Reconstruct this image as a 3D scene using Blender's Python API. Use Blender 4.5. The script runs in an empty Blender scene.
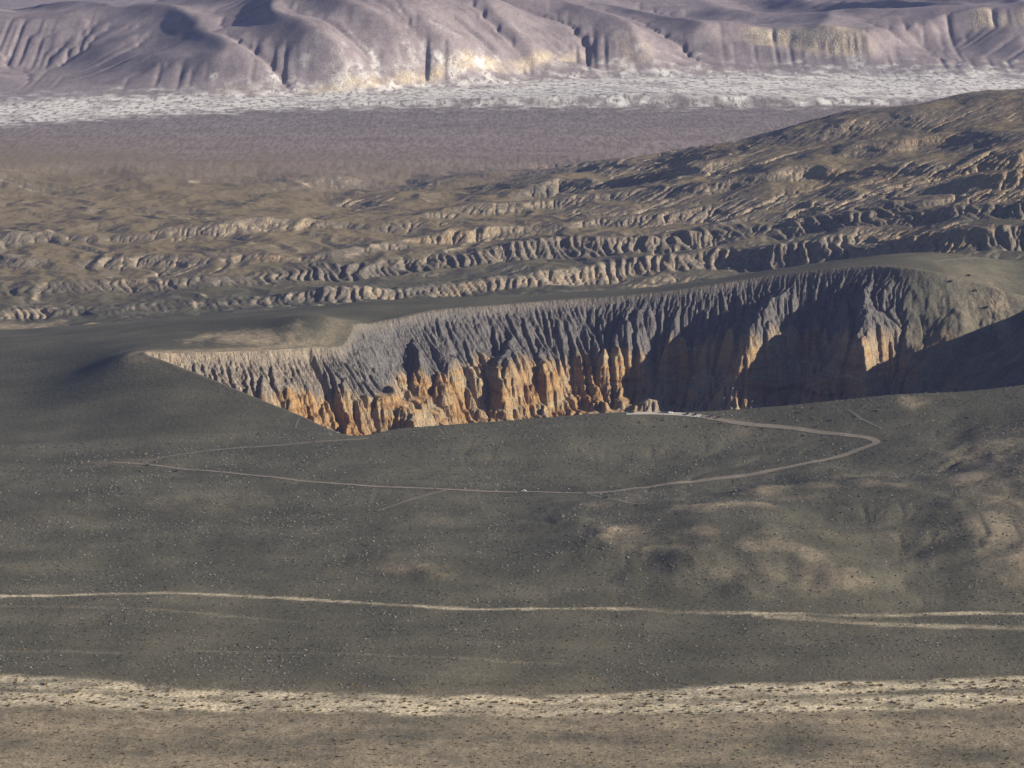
import bpy, math, random
import numpy as np

# ------------------------------------------------------------------ camera, sky, sun, exposure
scene = bpy.context.scene
col = scene.collection
CAM_H = 800.0            # the photograph is taken from a mountainside, 800 m above the plain
FPX = 3000.0             # focal length in pixels of a 1024 px wide picture
PITCH = math.atan(604.0 / FPX)
cam_data = bpy.data.cameras.new('camera')
cam_data.sensor_width = 36.0
cam_data.lens = FPX / 1024.0 * 36.0
cam_data.clip_start = 10.0
cam_data.clip_end = 80000.0
cam = bpy.data.objects.new('camera', cam_data)
cam.location = (0, 0, CAM_H)
cam.rotation_euler = (math.pi / 2 - PITCH, 0, 0)
col.objects.link(cam)
scene.camera = cam

SUN_AZ = math.radians(102)      # measured from +Y (view direction) clockwise towards +X (right)
SUN_EL = math.radians(20)
world = bpy.data.worlds.new('World')
scene.world = world
world.use_nodes = True
wn = world.node_tree.nodes
sky = wn.new('ShaderNodeTexSky')
sky.sky_type = 'NISHITA'
sky.sun_disc = False
sky.sun_elevation = SUN_EL
sky.sun_rotation = SUN_AZ
sky.air_density = 0.7
sky.dust_density = 0.2
sky.ozone_density = 2.0
wn['Background'].inputs['Strength'].default_value = 0.05
world.node_tree.links.new(sky.outputs[0], wn['Background'].inputs[0])
sd = bpy.data.lights.new('sun', 'SUN')
sd.energy = 5.0
sd.angle = math.radians(0.5)
sd.color = (1.0, 0.90, 0.76)
sun = bpy.data.objects.new('sun', sd)
from mathutils import Vector
sdir = Vector((math.sin(SUN_AZ) * math.cos(SUN_EL), math.cos(SUN_AZ) * math.cos(SUN_EL), math.sin(SUN_EL)))
sun.rotation_euler = sdir.to_track_quat('Z', 'Y').to_euler()
sun.location = (3000, 3000, 3000)
col.objects.link(sun)
vs = scene.view_settings
vs.view_transform = 'Standard'
vs.look = 'None'
vs.exposure = 0.8
vs.gamma = 1.0
vs.use_curve_mapping = False

# ------------------------------------------------------------------ small numeric tools
def _hash(ix, iy, seed):
    h = (ix.astype(np.int64) * 374761393 + iy.astype(np.int64) * 668265263 + seed * 1442695041) & 0xffffffff
    h = ((h ^ (h >> 13)) * 1274126177) & 0xffffffff
    return h ^ (h >> 16)

def perlin(x, y, seed=0):
    x = np.asarray(x, np.float64); y = np.asarray(y, np.float64)
    ix = np.floor(x).astype(np.int64); iy = np.floor(y).astype(np.int64)
    fx = x - ix; fy = y - iy
    u = fx * fx * fx * (fx * (fx * 6 - 15) + 10); v = fy * fy * fy * (fy * (fy * 6 - 15) + 10)
    def g(dx, dy):
        a = _hash(ix + dx, iy + dy, seed).astype(np.float64) * (2 * math.pi / 4294967296.0)
        return np.cos(a) * (fx - dx) + np.sin(a) * (fy - dy)
    n0 = g(0, 0) * (1 - u) + g(1, 0) * u
    n1 = g(0, 1) * (1 - u) + g(1, 1) * u
    return (n0 * (1 - v) + n1 * v) * 1.5

def fbm(x, y, octs=4, seed=0, gain=0.5):
    s = 0; a = 1.0; t = 0
    for o in range(octs):
        s = s + a * perlin(x * 2 ** o + 17.3 * o, y * 2 ** o - 9.1 * o, seed + o)
        t += a; a *= gain
    return s / t

def sstep(a, b, x):
    t = np.clip((x - a) / (b - a), 0, 1)
    return t * t * (3 - 2 * t)

def polyline_dist(X, Y, pts, closed=False):
    """distance to a polyline, and the parameter along it (segment index + fraction)"""
    P = np.array(pts, float)
    n = len(P)
    best = np.full(X.shape, 1e18); par = np.zeros(X.shape)
    for i in range(n if closed else n - 1):
        a = P[i]; b = P[(i + 1) % n]
        d = b - a; L = d @ d + 1e-9
        t = np.clip(((X - a[0]) * d[0] + (Y - a[1]) * d[1]) / L, 0, 1)
        q = (X - a[0] - t * d[0]) ** 2 + (Y - a[1] - t * d[1]) ** 2
        m = q < best
        best = np.where(m, q, best); par = np.where(m, i + t, par)
    return np.sqrt(best), par

def inside_poly(X, Y, pts):
    P = np.array(pts, float); n = len(P)
    c = np.zeros(X.shape, bool)
    for i in range(n):
        x1, y1 = P[i]; x2, y2 = P[(i + 1) % n]
        if y1 == y2: continue
        c ^= ((y1 > Y) != (y2 > Y)) & (X < (x2 - x1) * (Y - y1) / (y2 - y1) + x1)
    return c

def catmull(pts, n=8, closed=False):
    P = [np.array(p, float) for p in pts]
    out = []
    N = len(P)
    for i in range(N if closed else N - 1):
        if closed:
            a, b, c, d = P[i - 1], P[i], P[(i + 1) % N], P[(i + 2) % N]
        else:
            a, b, c, d = P[max(i - 1, 0)], P[i], P[i + 1], P[min(i + 2, N - 1)]
        for k in range(n):
            t = k / n
            out.append(0.5 * (2 * b + (c - a) * t + (2 * a - 5 * b + 4 * c - d) * t * t + (3 * b - a - 3 * c + d) * t ** 3))
    if not closed: out.append(P[-1])
    return np.array(out)

CT, ST = math.cos(PITCH), math.sin(PITCH)
def ray(px, py):
    """survey line from the lookout through a bearing of the photograph"""
    u = 384.0 - py
    return np.array([px - 512.0, FPX * CT + u * ST, -FPX * ST + u * CT])
def at_z(px, py, z):
    r = ray(px, py); t = (z - CAM_H) / r[2]
    return (r[0] * t, r[1] * t, z)
def at_d(px, py, d):
    r = ray(px, py); t = d / r[1]
    return (r[0] * t, d, CAM_H + r[2] * t)

class Raster:
    def __init__(s, x0, x1, y0, y1, dx):
        s.x0, s.y0, s.dx = x0, y0, dx
        s.nx = int((x1 - x0) / dx) + 1; s.ny = int((y1 - y0) / dx) + 1
        s.x1 = x0 + (s.nx - 1) * dx; s.y1 = y0 + (s.ny - 1) * dx
        s.X, s.Y = np.meshgrid(x0 + np.arange(s.nx) * dx, y0 + np.arange(s.ny) * dx)
    def sample(s, A, X, Y):
        """cubic-ish (smooth) sampling of array A at X, Y"""
        fx = np.clip((X - s.x0) / s.dx, 1.001, s.nx - 2.001); fy = np.clip((Y - s.y0) / s.dx, 1.001, s.ny - 2.001)
        ix = fx.astype(int); iy = fy.astype(int); tx = fx - ix; ty = fy - iy
        def w(t): return (-0.5 * t + t * t - 0.5 * t ** 3, 1 - 2.5 * t * t + 1.5 * t ** 3, 0.5 * t + 2 * t * t - 1.5 * t ** 3, -0.5 * t * t + 0.5 * t ** 3)
        wx, wy = w(tx), w(ty)
        r = 0
        for j in range(4):
            jj = np.clip(iy + j - 1, 0, s.ny - 1)
            rr = 0
            for i in range(4):
                rr = rr + wx[i] * A[jj, np.clip(ix + i - 1, 0, s.nx - 1)]
            r = r + wy[j] * rr
        return r

def thin_plate(ctrl, smooth=0.0, S=1000.0):
    C = np.array(ctrl, float)
    P = C[:, :2] / S; z = C[:, 2]; n = len(P)
    def k(r2): return 0.5 * r2 * np.log(r2 + 1e-12)
    r2 = ((P[:, None] - P[None]) ** 2).sum(-1)
    A = np.zeros((n + 3, n + 3)); A[:n, :n] = k(r2) + smooth * np.eye(n)
    A[:n, n] = 1; A[:n, n + 1:] = P; A[n, :n] = 1; A[n + 1:, :n] = P.T
    w = np.linalg.solve(A, np.concatenate([z, np.zeros(3)]))
    def f(X, Y):
        sh = X.shape; x = X.ravel() / S; y = Y.ravel() / S
        r = w[n] + w[n + 1] * x + w[n + 2] * y
        for i in range(n):
            r = r + w[i] * k((x - P[i, 0]) ** 2 + (y - P[i, 1]) ** 2)
        return r.reshape(sh)
    return f

def erode(z, dx, K, iters, m=0.45, diff=0.05, seed=1, talus=None, jitter=0.25):
    """stream-power incision with D8 flow routing: carves branching gullies into a raster"""
    ny, nx = z.shape; N = nx * ny
    rng = np.random.default_rng(seed)
    K = np.broadcast_to(K, z.shape).ravel()
    lin = np.arange(N).reshape(ny, nx)
    edge = np.zeros((ny, nx), bool); edge[0] = edge[-1] = True; edge[:, 0] = edge[:, -1] = True
    offs = [(-1, -1), (-1, 0), (-1, 1), (0, -1), (0, 1), (1, -1), (1, 0), (1, 1)]
    z = z.copy()
    for it in range(iters):
        zp = np.pad(z, 1, mode='edge'); lp = np.pad(lin, 1, mode='edge')
        best = np.zeros((ny, nx)); rc = lin.copy(); dist = np.full((ny, nx), dx); mn = np.full((ny, nx), 1e9)
        jit = 1 + jitter * (rng.random((8,)) - 0.5)
        for kk, (j, i) in enumerate(offs):
            L = dx * math.hypot(i, j)
            zn = zp[1 + j:1 + j + ny, 1 + i:1 + i + nx]
            s = (z - zn) / L * jit[kk]
            mk = s > best
            best = np.where(mk, s, best); dist = np.where(mk, L, dist)
            rc = np.where(mk, lp[1 + j:1 + j + ny, 1 + i:1 + i + nx], rc)
            mn = np.minimum(mn, zn)
        rc[edge] = lin[edge]
        pit = (rc == lin) & ~edge
        z = np.where(pit, mn + 0.02, z)
        r = rc.ravel(); dd = dist.ravel()
        lev = (r != np.arange(N)).astype(np.int32); p = r.copy()
        for _ in range(14):
            if not lev[p].any(): break
            lev = lev + lev[p]; p = p[p]
        order = np.argsort(lev, kind='stable'); ls = lev[order]
        mx = int(ls[-1]); st = np.searchsorted(ls, np.arange(mx + 2))
        A = np.full(N, dx * dx)
        for L in range(mx, 0, -1):
            nd = order[st[L]:st[L + 1]]
            np.add.at(A, r[nd], A[nd])
        F = K * A ** m / dd
        zf = z.ravel()
        for L in range(1, mx + 1):
            nd = order[st[L]:st[L + 1]]
            zr = zf[r[nd]]
            lower = zf[nd] > zr
            zf[nd] = np.where(lower, (zf[nd] + F[nd] * zr) / (1 + F[nd]), zf[nd])
        z = zf.reshape(ny, nx)
        if talus is not None:
            for rep in range(2):
                for ax in (0, 1):
                    d = np.diff(z, axis=ax); ex = np.sign(d) * np.maximum(np.abs(d) - talus * dx, 0) * 0.3
                    if ax == 0: z[:-1] += ex; z[1:] -= ex
                    else: z[:, :-1] += ex; z[:, 1:] -= ex
        if diff:
            zp = np.pad(z, 1, mode='edge')
            z = z + diff * (zp[:-2, 1:-1] + zp[2:, 1:-1] + zp[1:-1, :-2] + zp[1:-1, 2:] - 4 * z)
    return z

def slope_of(z, dx):
    gy, gx = np.gradient(z, dx)
    return np.hypot(gx, gy)

# ------------------------------------------------------------------ the lie of the land (metres; lookout at 0, 0, 800)
ctrl = []
def cz(px, py, z): ctrl.append(at_z(px, py, z))
def cd(px, py, d): ctrl.append(at_d(px, py, d))
for px in (-300, 130, 512, 900, 1330):
    cz(px, 1150, -6); cz(px, 900, -3); cz(px, 768, 0); cz(px, 705, 0); cz(px, 660, 4)
for px, z in ((-200, 6), (150, 7), (400, 6), (650, 8), (900, 8), (1250, 12)): cz(px, 600, z)
for px, z in ((-200, 7), (0, 8), (250, 10), (430, 15), (500, 13), (600, 24), (690, 26), (790, 26), (900, 19), (1000, 24), (1250, 30)): cz(px, 550, z)
cz(595, 524, 27); cz(640, 540, 27); cz(520, 520, 14); cz(840, 572, 15); cz(940, 580, 13)
for px, z in ((-200, 7), (0, 9), (150, 11), (330, 14), (450, 15), (590, 18), (700, 23), (800, 34), (930, 42), (1060, 52), (1250, 62)): cz(px, 496, z)
for px, z in ((-150, 8), (0, 9), (140, 13), (300, 19)): cz(px, 462, z)
# crest of the near rim
for px, py, d in ((350, 435, 3530), (400, 432, 3535), (450, 428, 3540), (550, 421, 3545), (620, 416, 3550), (700, 416, 3550),
                  (770, 411, 3550), (850, 403, 3545), (900, 398, 3540), (960, 396, 3540), (1024, 389, 3535), (1120, 378, 3540)): cd(px, py, d)
for px, py, d in ((500, 455, 3440), (650, 455, 3440), (800, 445, 3440), (950, 430, 3440)): cd(px, py, d)
# left rim going back, and its outer flank
for px, py, d in ((300, 415, 3610), (260, 399, 3670), (210, 379, 3740), (165, 361, 3810), (140, 351, 3850)): cd(px, py, d)
for px, py, z in ((240, 430, 23), (150, 420, 24), (60, 425, 12), (100, 395, 34), (40, 390, 24), (-60, 400, 14), (-150, 420, 8), (90, 365, 44), (20, 362, 28), (-100, 360, 16)): cz(px, py, z)
# behind the left tip
for px, py, z in ((150, 343, 58), (200, 341, 57), (215, 343, 58), (262, 330, 62), (325, 318, 76), (290, 322, 72), (60, 345, 32), (120, 330, 38), (220, 318, 28), (-50, 330, 5), (300, 305, 30)): cz(px, py, z)
# far rim
rim_far = [(345, 345, 47), (368, 325, 52), (430, 312, 56), (500, 306, 54), (560, 301, 55), (620, 297, 59), (700, 288, 74), (760, 278, 89),
           (830, 270, 105), (880, 267, 113)]
for p in rim_far[2:]: cz(*p)
cd(165, 355, 3858); cd(250, 352, 3915); cd(318, 348, 3975); cz(345, 345, 47); cz(368, 325, 52)
rim_right = [(925, 272, 111), (970, 282, 98), (1010, 294, 83), (1034, 300, 75), (1058, 303, 79), (1072, 318, 96), (1082, 340, 106), (1092, 358, 108)]
for p in rim_right: cz(*p)
# plateau and badlands behind the crater
for px, py, z in ((-150, 320, -3), (0, 330, 0), (0, 300, 2), (0, 262, 6), (0, 225, 10), (0, 195, 6), (0, 165, 0), (-300, 250, 2), (-300, 180, 0), (-500, 400, 4),
                  (160, 300, 12), (160, 262, 14), (160, 228, 24), (160, 200, 12), (160, 172, 2),
                  (330, 285, 22), (330, 262, 22), (330, 230, 34), (330, 205, 26), (330, 182, 8), (330, 160, 0),
                  (420, 298, 46), (500, 290, 44), (500, 272, 30), (500, 245, 36), (500, 215, 50), (500, 186, 42), (500, 167, 24), (500, 150, 0),
                  (620, 285, 46), (620, 268, 38), (620, 235, 52), (620, 200, 74), (620, 170, 66), (620, 147, 62),
                  (750, 268, 68), (750, 250, 56), (750, 215, 80), (750, 180, 108), (750, 150, 124), (750, 125, 134),
                  (880, 255, 92), (880, 238, 92), (880, 205, 116), (880, 170, 140), (880, 135, 162), (880, 99, 178),
                  (930, 246, 115), (900, 250, 107), (840, 256, 88), (960, 256, 112), (1024, 268, 96), (1024, 236, 122), (1130, 300, 120), (1160, 340, 125), (1150, 270, 110), (1024, 210, 140), (1024, 180, 165), (1024, 150, 186), (1024, 110, 212), (1024, 84, 222),
                  (1200, 240, 135), (1250, 180, 175), (1200, 108, 235), (1300, 300, 120), (1350, 400, 90)): cz(px, py, z)
# far side of the badlands hill: falls to the valley floor, hidden from the lookout
for x, y, z in ((0, 6700, 0), (400, 6900, 2), (800, 6900, 2), (1300, 6900, 4), (1000, 6200, 70), (1300, 6200, 90), (550, 6300, 10), (1900, 5000, 150), (1900, 6500, 40), (-1300, 6700, 0), (-1500, 5500, 0), (-1300, 4300, 0), (-1300, 3000, 0), (1400, 3000, 60)): ctrl.append((x, y, z))
tp = thin_plate(ctrl, smooth=0.0004)
RB = Raster(-1500, 1900, 1600, 7000, 20)
BASE = tp(RB.X, RB.Y)
def base(X, Y):
    z = RB.sample(BASE, X, Y)
    return z * sstep(7000, 6700, Y)

# ---- crater
rim = [at_d(350, 435, 3530)[:2], at_d(300, 415, 3610)[:2], at_d(260, 399, 3670)[:2], at_d(210, 379, 3740)[:2], at_d(165, 361, 3805)[:2], at_d(146, 353, 3838)[:2], at_d(165, 355, 3856)[:2],
       at_d(250, 352, 3912)[:2], at_d(318, 348, 3972)[:2]]
rim += [at_z(*p)[:2] for p in rim_far] + [at_z(*p)[:2] for p in rim_right]
rim += [at_d(1085, 377, 3600)[:2], at_d(1060, 384, 3562)[:2]]
rim += [at_d(px, py, d + 14)[:2] for px, py, d in ((1024, 389, 3535), (960, 396, 3540), (900, 398, 3540), (850, 403, 3545), (770, 411, 3550), (700, 416, 3550), (620, 416, 3550), (550, 421, 3545), (450, 428, 3540), (400, 432, 3535))]
rim_s = catmull(rim, 5, closed=True)
CR = Raster(-620, 960, 3440, 4440, 1.6)
X, Y = CR.X, CR.Y
zb = base(X, Y)
d, par = polyline_dist(X, Y, rim_s, closed=True)
ins = inside_poly(X, Y, rim_s)
s = np.where(ins, d, -d)
wx = X + 14 * fbm(X / 90, Y / 90, 3, 5); wy = Y + 14 * fbm(X / 90 + 40, Y / 90, 3, 6)
# large gullies and buttresses of the wall: in-and-out of the wall, growing down the slope
big = fbm(wx / 110, wy / 110, 2, 11)
butt = 1 - np.abs(perlin(wx / 34, wy / 60, 12)) * 2.2
grow = sstep(0, 110, s)
gx_ = lambda px, d: (px - 512.0) * d / FPX
def spur(x0, x1, wid, amp):      # rock rib (amp < 0) or bay (amp > 0); its axis leans with depth
    ax = x0 + (x1 - x0) * np.clip(s / 150.0, 0, 1)
    return 0.75 * amp * np.exp(-((X - ax) / wid) ** 2) * sstep(0, 120, s) * sstep(3800, 3900, Y)
s2 = s + grow * (46 * big)
for args in ((gx_(350, 3900), gx_(408, 3900), 26, -46), (gx_(384, 3950), gx_(392, 3950), 24, 30), (gx_(470, 4200), gx_(470, 4100), 26, 26), (gx_(520, 4200), gx_(505, 4100), 24, -26),
             (gx_(590, 4250), gx_(575, 4100), 40, 46), (gx_(650, 4250), gx_(600, 4100), 26, -24), (gx_(700, 4250), gx_(690, 4100), 55, 58), (gx_(800, 4280), gx_(745, 4100), 34, -52),
             (gx_(845, 4280), gx_(800, 4100), 34, 30), (gx_(885, 4280), gx_(868, 4100), 30, -58), (gx_(930, 4250), gx_(905, 4100), 40, 20)):
    s2 = s2 + spur(*args)
smooth_right = sstep(505, 570, X) * sstep(3700, 3800, Y)          # cinder slope on the right without rock bands
left_w = sstep(20, -300, X)
up = 92 + 26 * fbm(wx / 150, wy / 150, 2, 14) - 36 * left_w
cl = 30 + 10 * fbm(wx / 70, wy / 70, 2, 16)
s3 = s2 + sstep(up * 0.65, up, s2) * 8 * (butt - 0.55) * (1 - 0.8 * smooth_right)
arc = np.concatenate([[0], np.cumsum(np.hypot(*np.diff(np.vstack([rim_s, rim_s[:1]]), axis=0).T))])
tt = np.interp(par, np.arange(len(arc)), arc)
tw = tt + 22 * fbm(X / 60, Y / 60, 3, 27) + 0.12 * s * fbm(tt / 60, s * 0, 1, 28)
def tri(n, k=2.2): return np.abs(((n * k + 9.0) % 1.0) * 2 - 1)       # sharp crests and sharp gullies
rill0 = tri(perlin(tw / 135, s / 320 + 2, 39)); vary = np.clip(0.8 + 1.1 * fbm(tt / 70, s / 90, 2, 24), 0.25, 1.5)
rill1 = tri(perlin(tw / 44, s / 210, 29)); rill2 = tri(perlin(tw / 17, s / 120 + 5, 30))
lvl = np.floor((zb - 0.7 * s + 3 * fbm(X / 40, Y / 40, 2, 35)) / 15.0)
tr = tw + 9 * np.sin(lvl * 12.9898) + 4 * fbm(X / 16, Y / 16, 2, 36)
rib1 = tri(perlin(tr / 70, s / 300 + 3, 37)); rib2 = tri(perlin(tr / 24, s / 200 + 8, 38))
def prof(q):
    q = np.maximum(q, 0)
    a = np.minimum(q, up) * 0.70
    b1 = np.clip(q - up, 0, cl) * (1.4 - 0.7 * smooth_right)
    c1 = np.clip(q - up - cl, 0, 130) * 0.62
    return a + b1 + c1
floor = -135 + 4 * fbm(X / 60, Y / 60, 3, 19)
lip = 2.0 * np.exp(-(s / 9.0) ** 2) * sstep(3650, 3800, Y)                                # raised cinder lip
zc = zb + lip - prof(s3) 
zc = np.where(ins, np.maximum(zc, floor), zc)
zc = zc - (1 - 0.93 * smooth_right) * (sstep(5, 75, s) * 15 * (rill0 - 0.3) + sstep(0, 60, s) * 3.6 * vary * rill1 + sstep(0, 25, s) * 1.5 * rill2) * ins * (1 - 0.5 * sstep(up * 0.8, up + 5, s3))
rough = sstep(up * 0.8, up + 5, s3) * ins
zc = zc + rough * (6.5 * (rib1 - 0.5) + 4.0 * (rib2 - 0.5) + 2.5 * fbm(X / 9, Y / 9, 2, 34)) * (1 - smooth_right)
zc = zc + sstep(0, 20, s) * (2.6 * fbm(X / 14, Y / 14, 3, 21) + 10.0 * fbm(X / 48, Y / 48, 3, 23) * sstep(10, 60, s)) + 0.25 * fbm(X / 7, Y / 7, 2, 22)
Kc = np.where(s > 2, 0.040, 0.0) * (1 - 0.88 * smooth_right) * sstep(0, 8, s)
r0_ = int((3690 - CR.y0) / CR.dx)
ze = zc.copy(); ze[r0_:] = erode(zc[r0_:], CR.dx, Kc[r0_:], 28, m=0.46, diff=0.007, seed=3, talus=2.6)
wall_cut = zc - ze
# strata: harder beds stand out in the rock band
rockness = sstep(up * 0.8, up + 6, s3) * ins * (1 - 0.75 * smooth_right)
zz = ze + 1.2 * fbm(X / 40, Y / 40, 2, 25)
bed = 13.0
fr = (zz / bed) % 1.0
ze = ze + rockness * (bed * (sstep(0.3, 0.7, fr) - fr)) * 0.6
CZ = ze; C_ROCK = rockness; C_S = s; C_SLOPE = slope_of(ze, CR.dx)
CW = sstep(-70, -20, s)                                               # where the crater raster replaces the plain
CW = CW * sstep(0, 24, X - CR.x0) * sstep(0, 24, CR.x1 - X) * sstep(0, 20, Y - CR.y0) * sstep(0, 20, CR.y1 - Y)

# ---- badlands
BR = Raster(-1220, 1330, 4380, 6400, 3.1)
X, Y = BR.X, BR.Y
zb = base(X, Y)
def hit_base(px, py):
    r = ray(px, py)
    ts = np.linspace(1500, 9000, 1500) / r[1]
    xs, ys, zs = r[0] * ts, r[1] * ts, CAM_H + r[2] * ts
    below = zs < base(xs, ys)
    i = int(np.argmax(below)) if below.any() else len(ts) - 1
    return xs[i], ys[i]
scarps = [  # foot line in the photograph, height, steep width, length of the back slope
    ([(-200, 335), (0, 338), (90, 322), (200, 318), (380, 310)], 9, 26, 90),
    ([(-200, 316), (60, 312), (180, 306), (350, 292), (480, 278), (600, 268), (720, 257), (850, 246), (930, 240), (1024, 234), (1200, 225)], 30, 60, 120),
    ([(-200, 296), (60, 288), (200, 283), (330, 272), (480, 258), (560, 250), (700, 242), (820, 226), (930, 216), (1024, 212), (1200, 200)], 27, 70, 110),
    ([(-100, 262), (60, 262), (200, 258), (330, 256), (420, 240), (560, 226), (700, 212), (820, 198), (930, 186), (1024, 180), (1200, 170)], 24, 60, 130),
    ([(-200, 248), (60, 240), (160, 236), (300, 226), (420, 216), (560, 200), (700, 186), (820, 172), (930, 164), (1100, 150)], 28, 70, 170),
    ([(330, 206), (460, 196), (560, 180), (700, 168), (820, 156), (930, 142), (1100, 128)], 22, 70, 150),
    ([(420, 184), (560, 167), (700, 154), (820, 136), (930, 122), (1100, 110)], 14, 80, 180),
]
zs_ = zb.copy()
wob = 85 * fbm(X / 300, Y / 300, 3, 31) + 55 * fbm(X / 95, Y / 95, 3, 32)
front = np.zeros_like(zb); rl = np.zeros_like(zb)
for k, (pts, hgt, wd, back) in enumerate(scarps):
    W = np.array([hit_base(*p) for p in pts]); W = W[np.argsort(W[:, 0])]
    ys = np.interp(X, W[:, 0], W[:, 1]); 
    ends = sstep(W[0, 0] - 60, W[0, 0] + 160, X) * sstep(W[-1, 0] + 60, W[-1, 0] - 160, X)
    t = Y - ys + wob * (0.25 if k in (1, 2) else 0.55)
    if k in (1, 2): rl = rl + sstep(-5, 15, t) * sstep(wd * 2.2, wd * 0.7, t) * ends
    if k in (1, 2): hgt = hgt * (0.33 + 0.67 * sstep(-700, -50, X))
    if k > 2: hgt = hgt * 0.72
    hv = hgt * np.clip(0.8 + 1.3 * fbm(X / 260 + 7 * k, Y / 260, 2, 40 + k), 0.1, 1.7) * ends
    zs_ = zs_ + hv * sstep(0, wd * 1.25, t) * np.where(t > wd, np.exp(-np.maximum(t - wd, 0) / back), 1.0) - 0.22 * hv
    front = np.maximum(front, sstep(-10, 10, t) * sstep(wd + 30, wd - 5, t) * ends)
hillmask = sstep(4440, 4560, Y + 0.0 * X) * sstep(6400, 6150, Y)
zs_ = zs_ + 10 * fbm(X / 170, Y / 170, 3, 50) * hillmask + 1.2 * fbm(X / 16, Y / 16, 3, 51)
# keep the tableland just behind the crater rim smooth
dr, _ = polyline_dist(X, Y, rim_s[::3], closed=True)
away = sstep(90, 260, dr)
away = np.maximum(away, sstep(-420, -620, X))
rl = np.clip(rl, 0, 1) * (0.5 + 0.5 * sstep(-700, -100, X)) * np.clip(0.75 + 1.3 * fbm(X / 200, Y / 200, 2, 52), 0.2, 1.2)
xw = X + 20 * fbm(X / 70, Y / 70, 2, 53) + 0.25 * Y
zs_ = zs_ - np.clip(rl, 0, 1) * (7.5 * tri(perlin(xw / 38, Y / 220, 54)) + 4.0 * tri(perlin(xw / 22, Y / 150, 56)))
zs_ = zs_ - hillmask * (1 - np.clip(rl, 0, 1)) * (1 - 0.7 * sstep(5000, 5350, Y) * sstep(150, 550, X)) * (4 * tri(perlin((X + 0.4 * Y) / 190 + 0.3 * fbm(X / 90, Y / 90, 2, 58), Y / 260, 59)))
zs_ = zb + (zs_ - zb) * away
left_low = sstep(-100, -600, X)
flatfar = sstep(5650, 6050, Y + 0.75 * X)   # the hill dies out into the plain to the upper left
upland = sstep(5000, 5350, Y) * sstep(150, 550, X)
Kb = 0.055 * (1 - 0.75 * upland) * (0.55 + 0.45 * sstep(-700, -100, X)) * away * (1 - 0.6 * flatfar * sstep(300, -100, X))
zbe = erode(zs_, BR.dx, Kb, 20, m=0.42, diff=0.006, seed=7, talus=1.2)
B_CUT = zs_ - zbe
zbe = zbe + 0.9 * fbm(X / 22, Y / 22, 3, 55) * away
# flat-lying beds
fr = ((zbe + 2 * fbm(X / 150, Y / 150, 2, 57)) / 11.0) % 1.0
B_SL = slope_of(zbe, BR.dx)
zbe = zbe + away * sstep(0.25, 0.6, B_SL) * 11.0 * (sstep(0.3, 0.7, fr) - fr) * 0.25
BZ = zbe; B_SLOPE = slope_of(zbe, BR.dx); B_FRONT = np.clip(rl, 0, 1) * away
BW = sstep(0, 60, X - BR.x0) * sstep(0, 60, BR.x1 - X) * sstep(0, 60, Y - BR.y0) * sstep(0, 120, BR.y1 - Y)

# ---- mountains beyond the valley
mc = []
def mz(px, py, z): mc.append(at_z(px, py, z))
def md(px, py, d): mc.append(at_d(px, py, d))
for px, py in ((-300, 98), (-100, 98), (60, 97), (200, 95), (320, 90), (420, 84), (520, 77), (620, 73), (720, 72), (850, 72), (1024, 72), (1200, 72), (1400, 74)):
    mz(px, py, 6); mz(px, py + 12, 0)
for px, py, d_ in ((-300, 34, 8300), (-100, 30, 8400), (0, 27, 8450), (60, 22, 8500), (130, 16, 8650), (200, 2, 8900), (260, -12, 9100), (340, -30, 9400), (450, -22, 9400), (560, 0, 9300), (640, 18, 9050), (700, 34, 8800)): md(px, py, d_)
for px, py, z in ((60, 60, 50), (200, 50, 90), (320, 45, 110), (430, 40, 110), (540, 35, 100), (620, 45, 70),
                  (760, 52, 40), (860, 52, 42), (950, 50, 48), (1024, 52, 48), (1150, 50, 50), (760, 28, 70), (850, 28, 78), (940, 18, 90), (1024, 26, 90), (1200, 20, 100),
                  (700, 8, 60), (850, 2, 70), (1000, -2, 80), (1200, 0, 80)): mz(px, py, z)
for x, y, z in ((-1800, 9700, 0), (-1300, 9800, 0), (-900, 10400, 0), (-500, 11500, 10), (0, 12500, 30), (800, 12500, 40), (1800, 12500, 60), (-2200, 11500, 0), (-1500, 13500, 10), (0, 14000, 40), (2000, 14000, 60), (2600, 9000, 60)): mc.append((x, y, z))
mtp = thin_plate(mc, smooth=0.0006)
MR = Raster(-2300, 2600, 7450, 13000, 10.0)
X, Y = MR.X, MR.Y
zm = mtp(X, Y)
zm = np.maximum(zm, 0)
relief = sstep(8, 60, zm)
mt = X * 0.90 + Y * 0.43; ms = -X * 0.43 + Y * 0.90          # spurs run obliquely down to the right
ridge = 1 - 2.2 * np.abs(perlin(mt / 330 + 0.35 * fbm(X / 500, Y / 500, 2, 63), ms / 1500, 62))
zm = zm + relief * (30 * fbm(X / 700, Y / 700, 3, 60) + 32 * ridge + 7 * fbm(X / 160, Y / 160, 3, 61))
mW = np.array([at_z(px, py, 42)[:2] for px, py in ((640, 54), (720, 50), (790, 51), (870, 54), (950, 47), (1024, 47), (1200, 46))])
mt_ = Y - np.interp(X, mW[:, 0], mW[:, 1]) + 60 * fbm(X / 260, Y / 260, 2, 64)
mends = sstep(mW[0, 0], mW[0, 0] + 300, X)
zm = zm + mends * 34 * sstep(0, 90, mt_) * np.where(mt_ > 90, np.exp(-np.maximum(mt_ - 90, 0) / 900), 1) - 10 * mends * sstep(-500, -100, mt_) * sstep(100, -100, mt_)
mface = mends * sstep(-15, 20, mt_) * sstep(130, 70, mt_) * np.clip(0.75 + 1.6 * fbm(X / 130, Y / 300, 3, 65), 0, 1) * np.maximum(sstep(640, 720, X) * sstep(1060, 960, X), sstep(1300, 1380, X))
fW = np.array([at_z(px, py, 14)[:2] for px, py in ((290, 90), (340, 87), (400, 83), (460, 78), (520, 73), (590, 66))])
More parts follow.
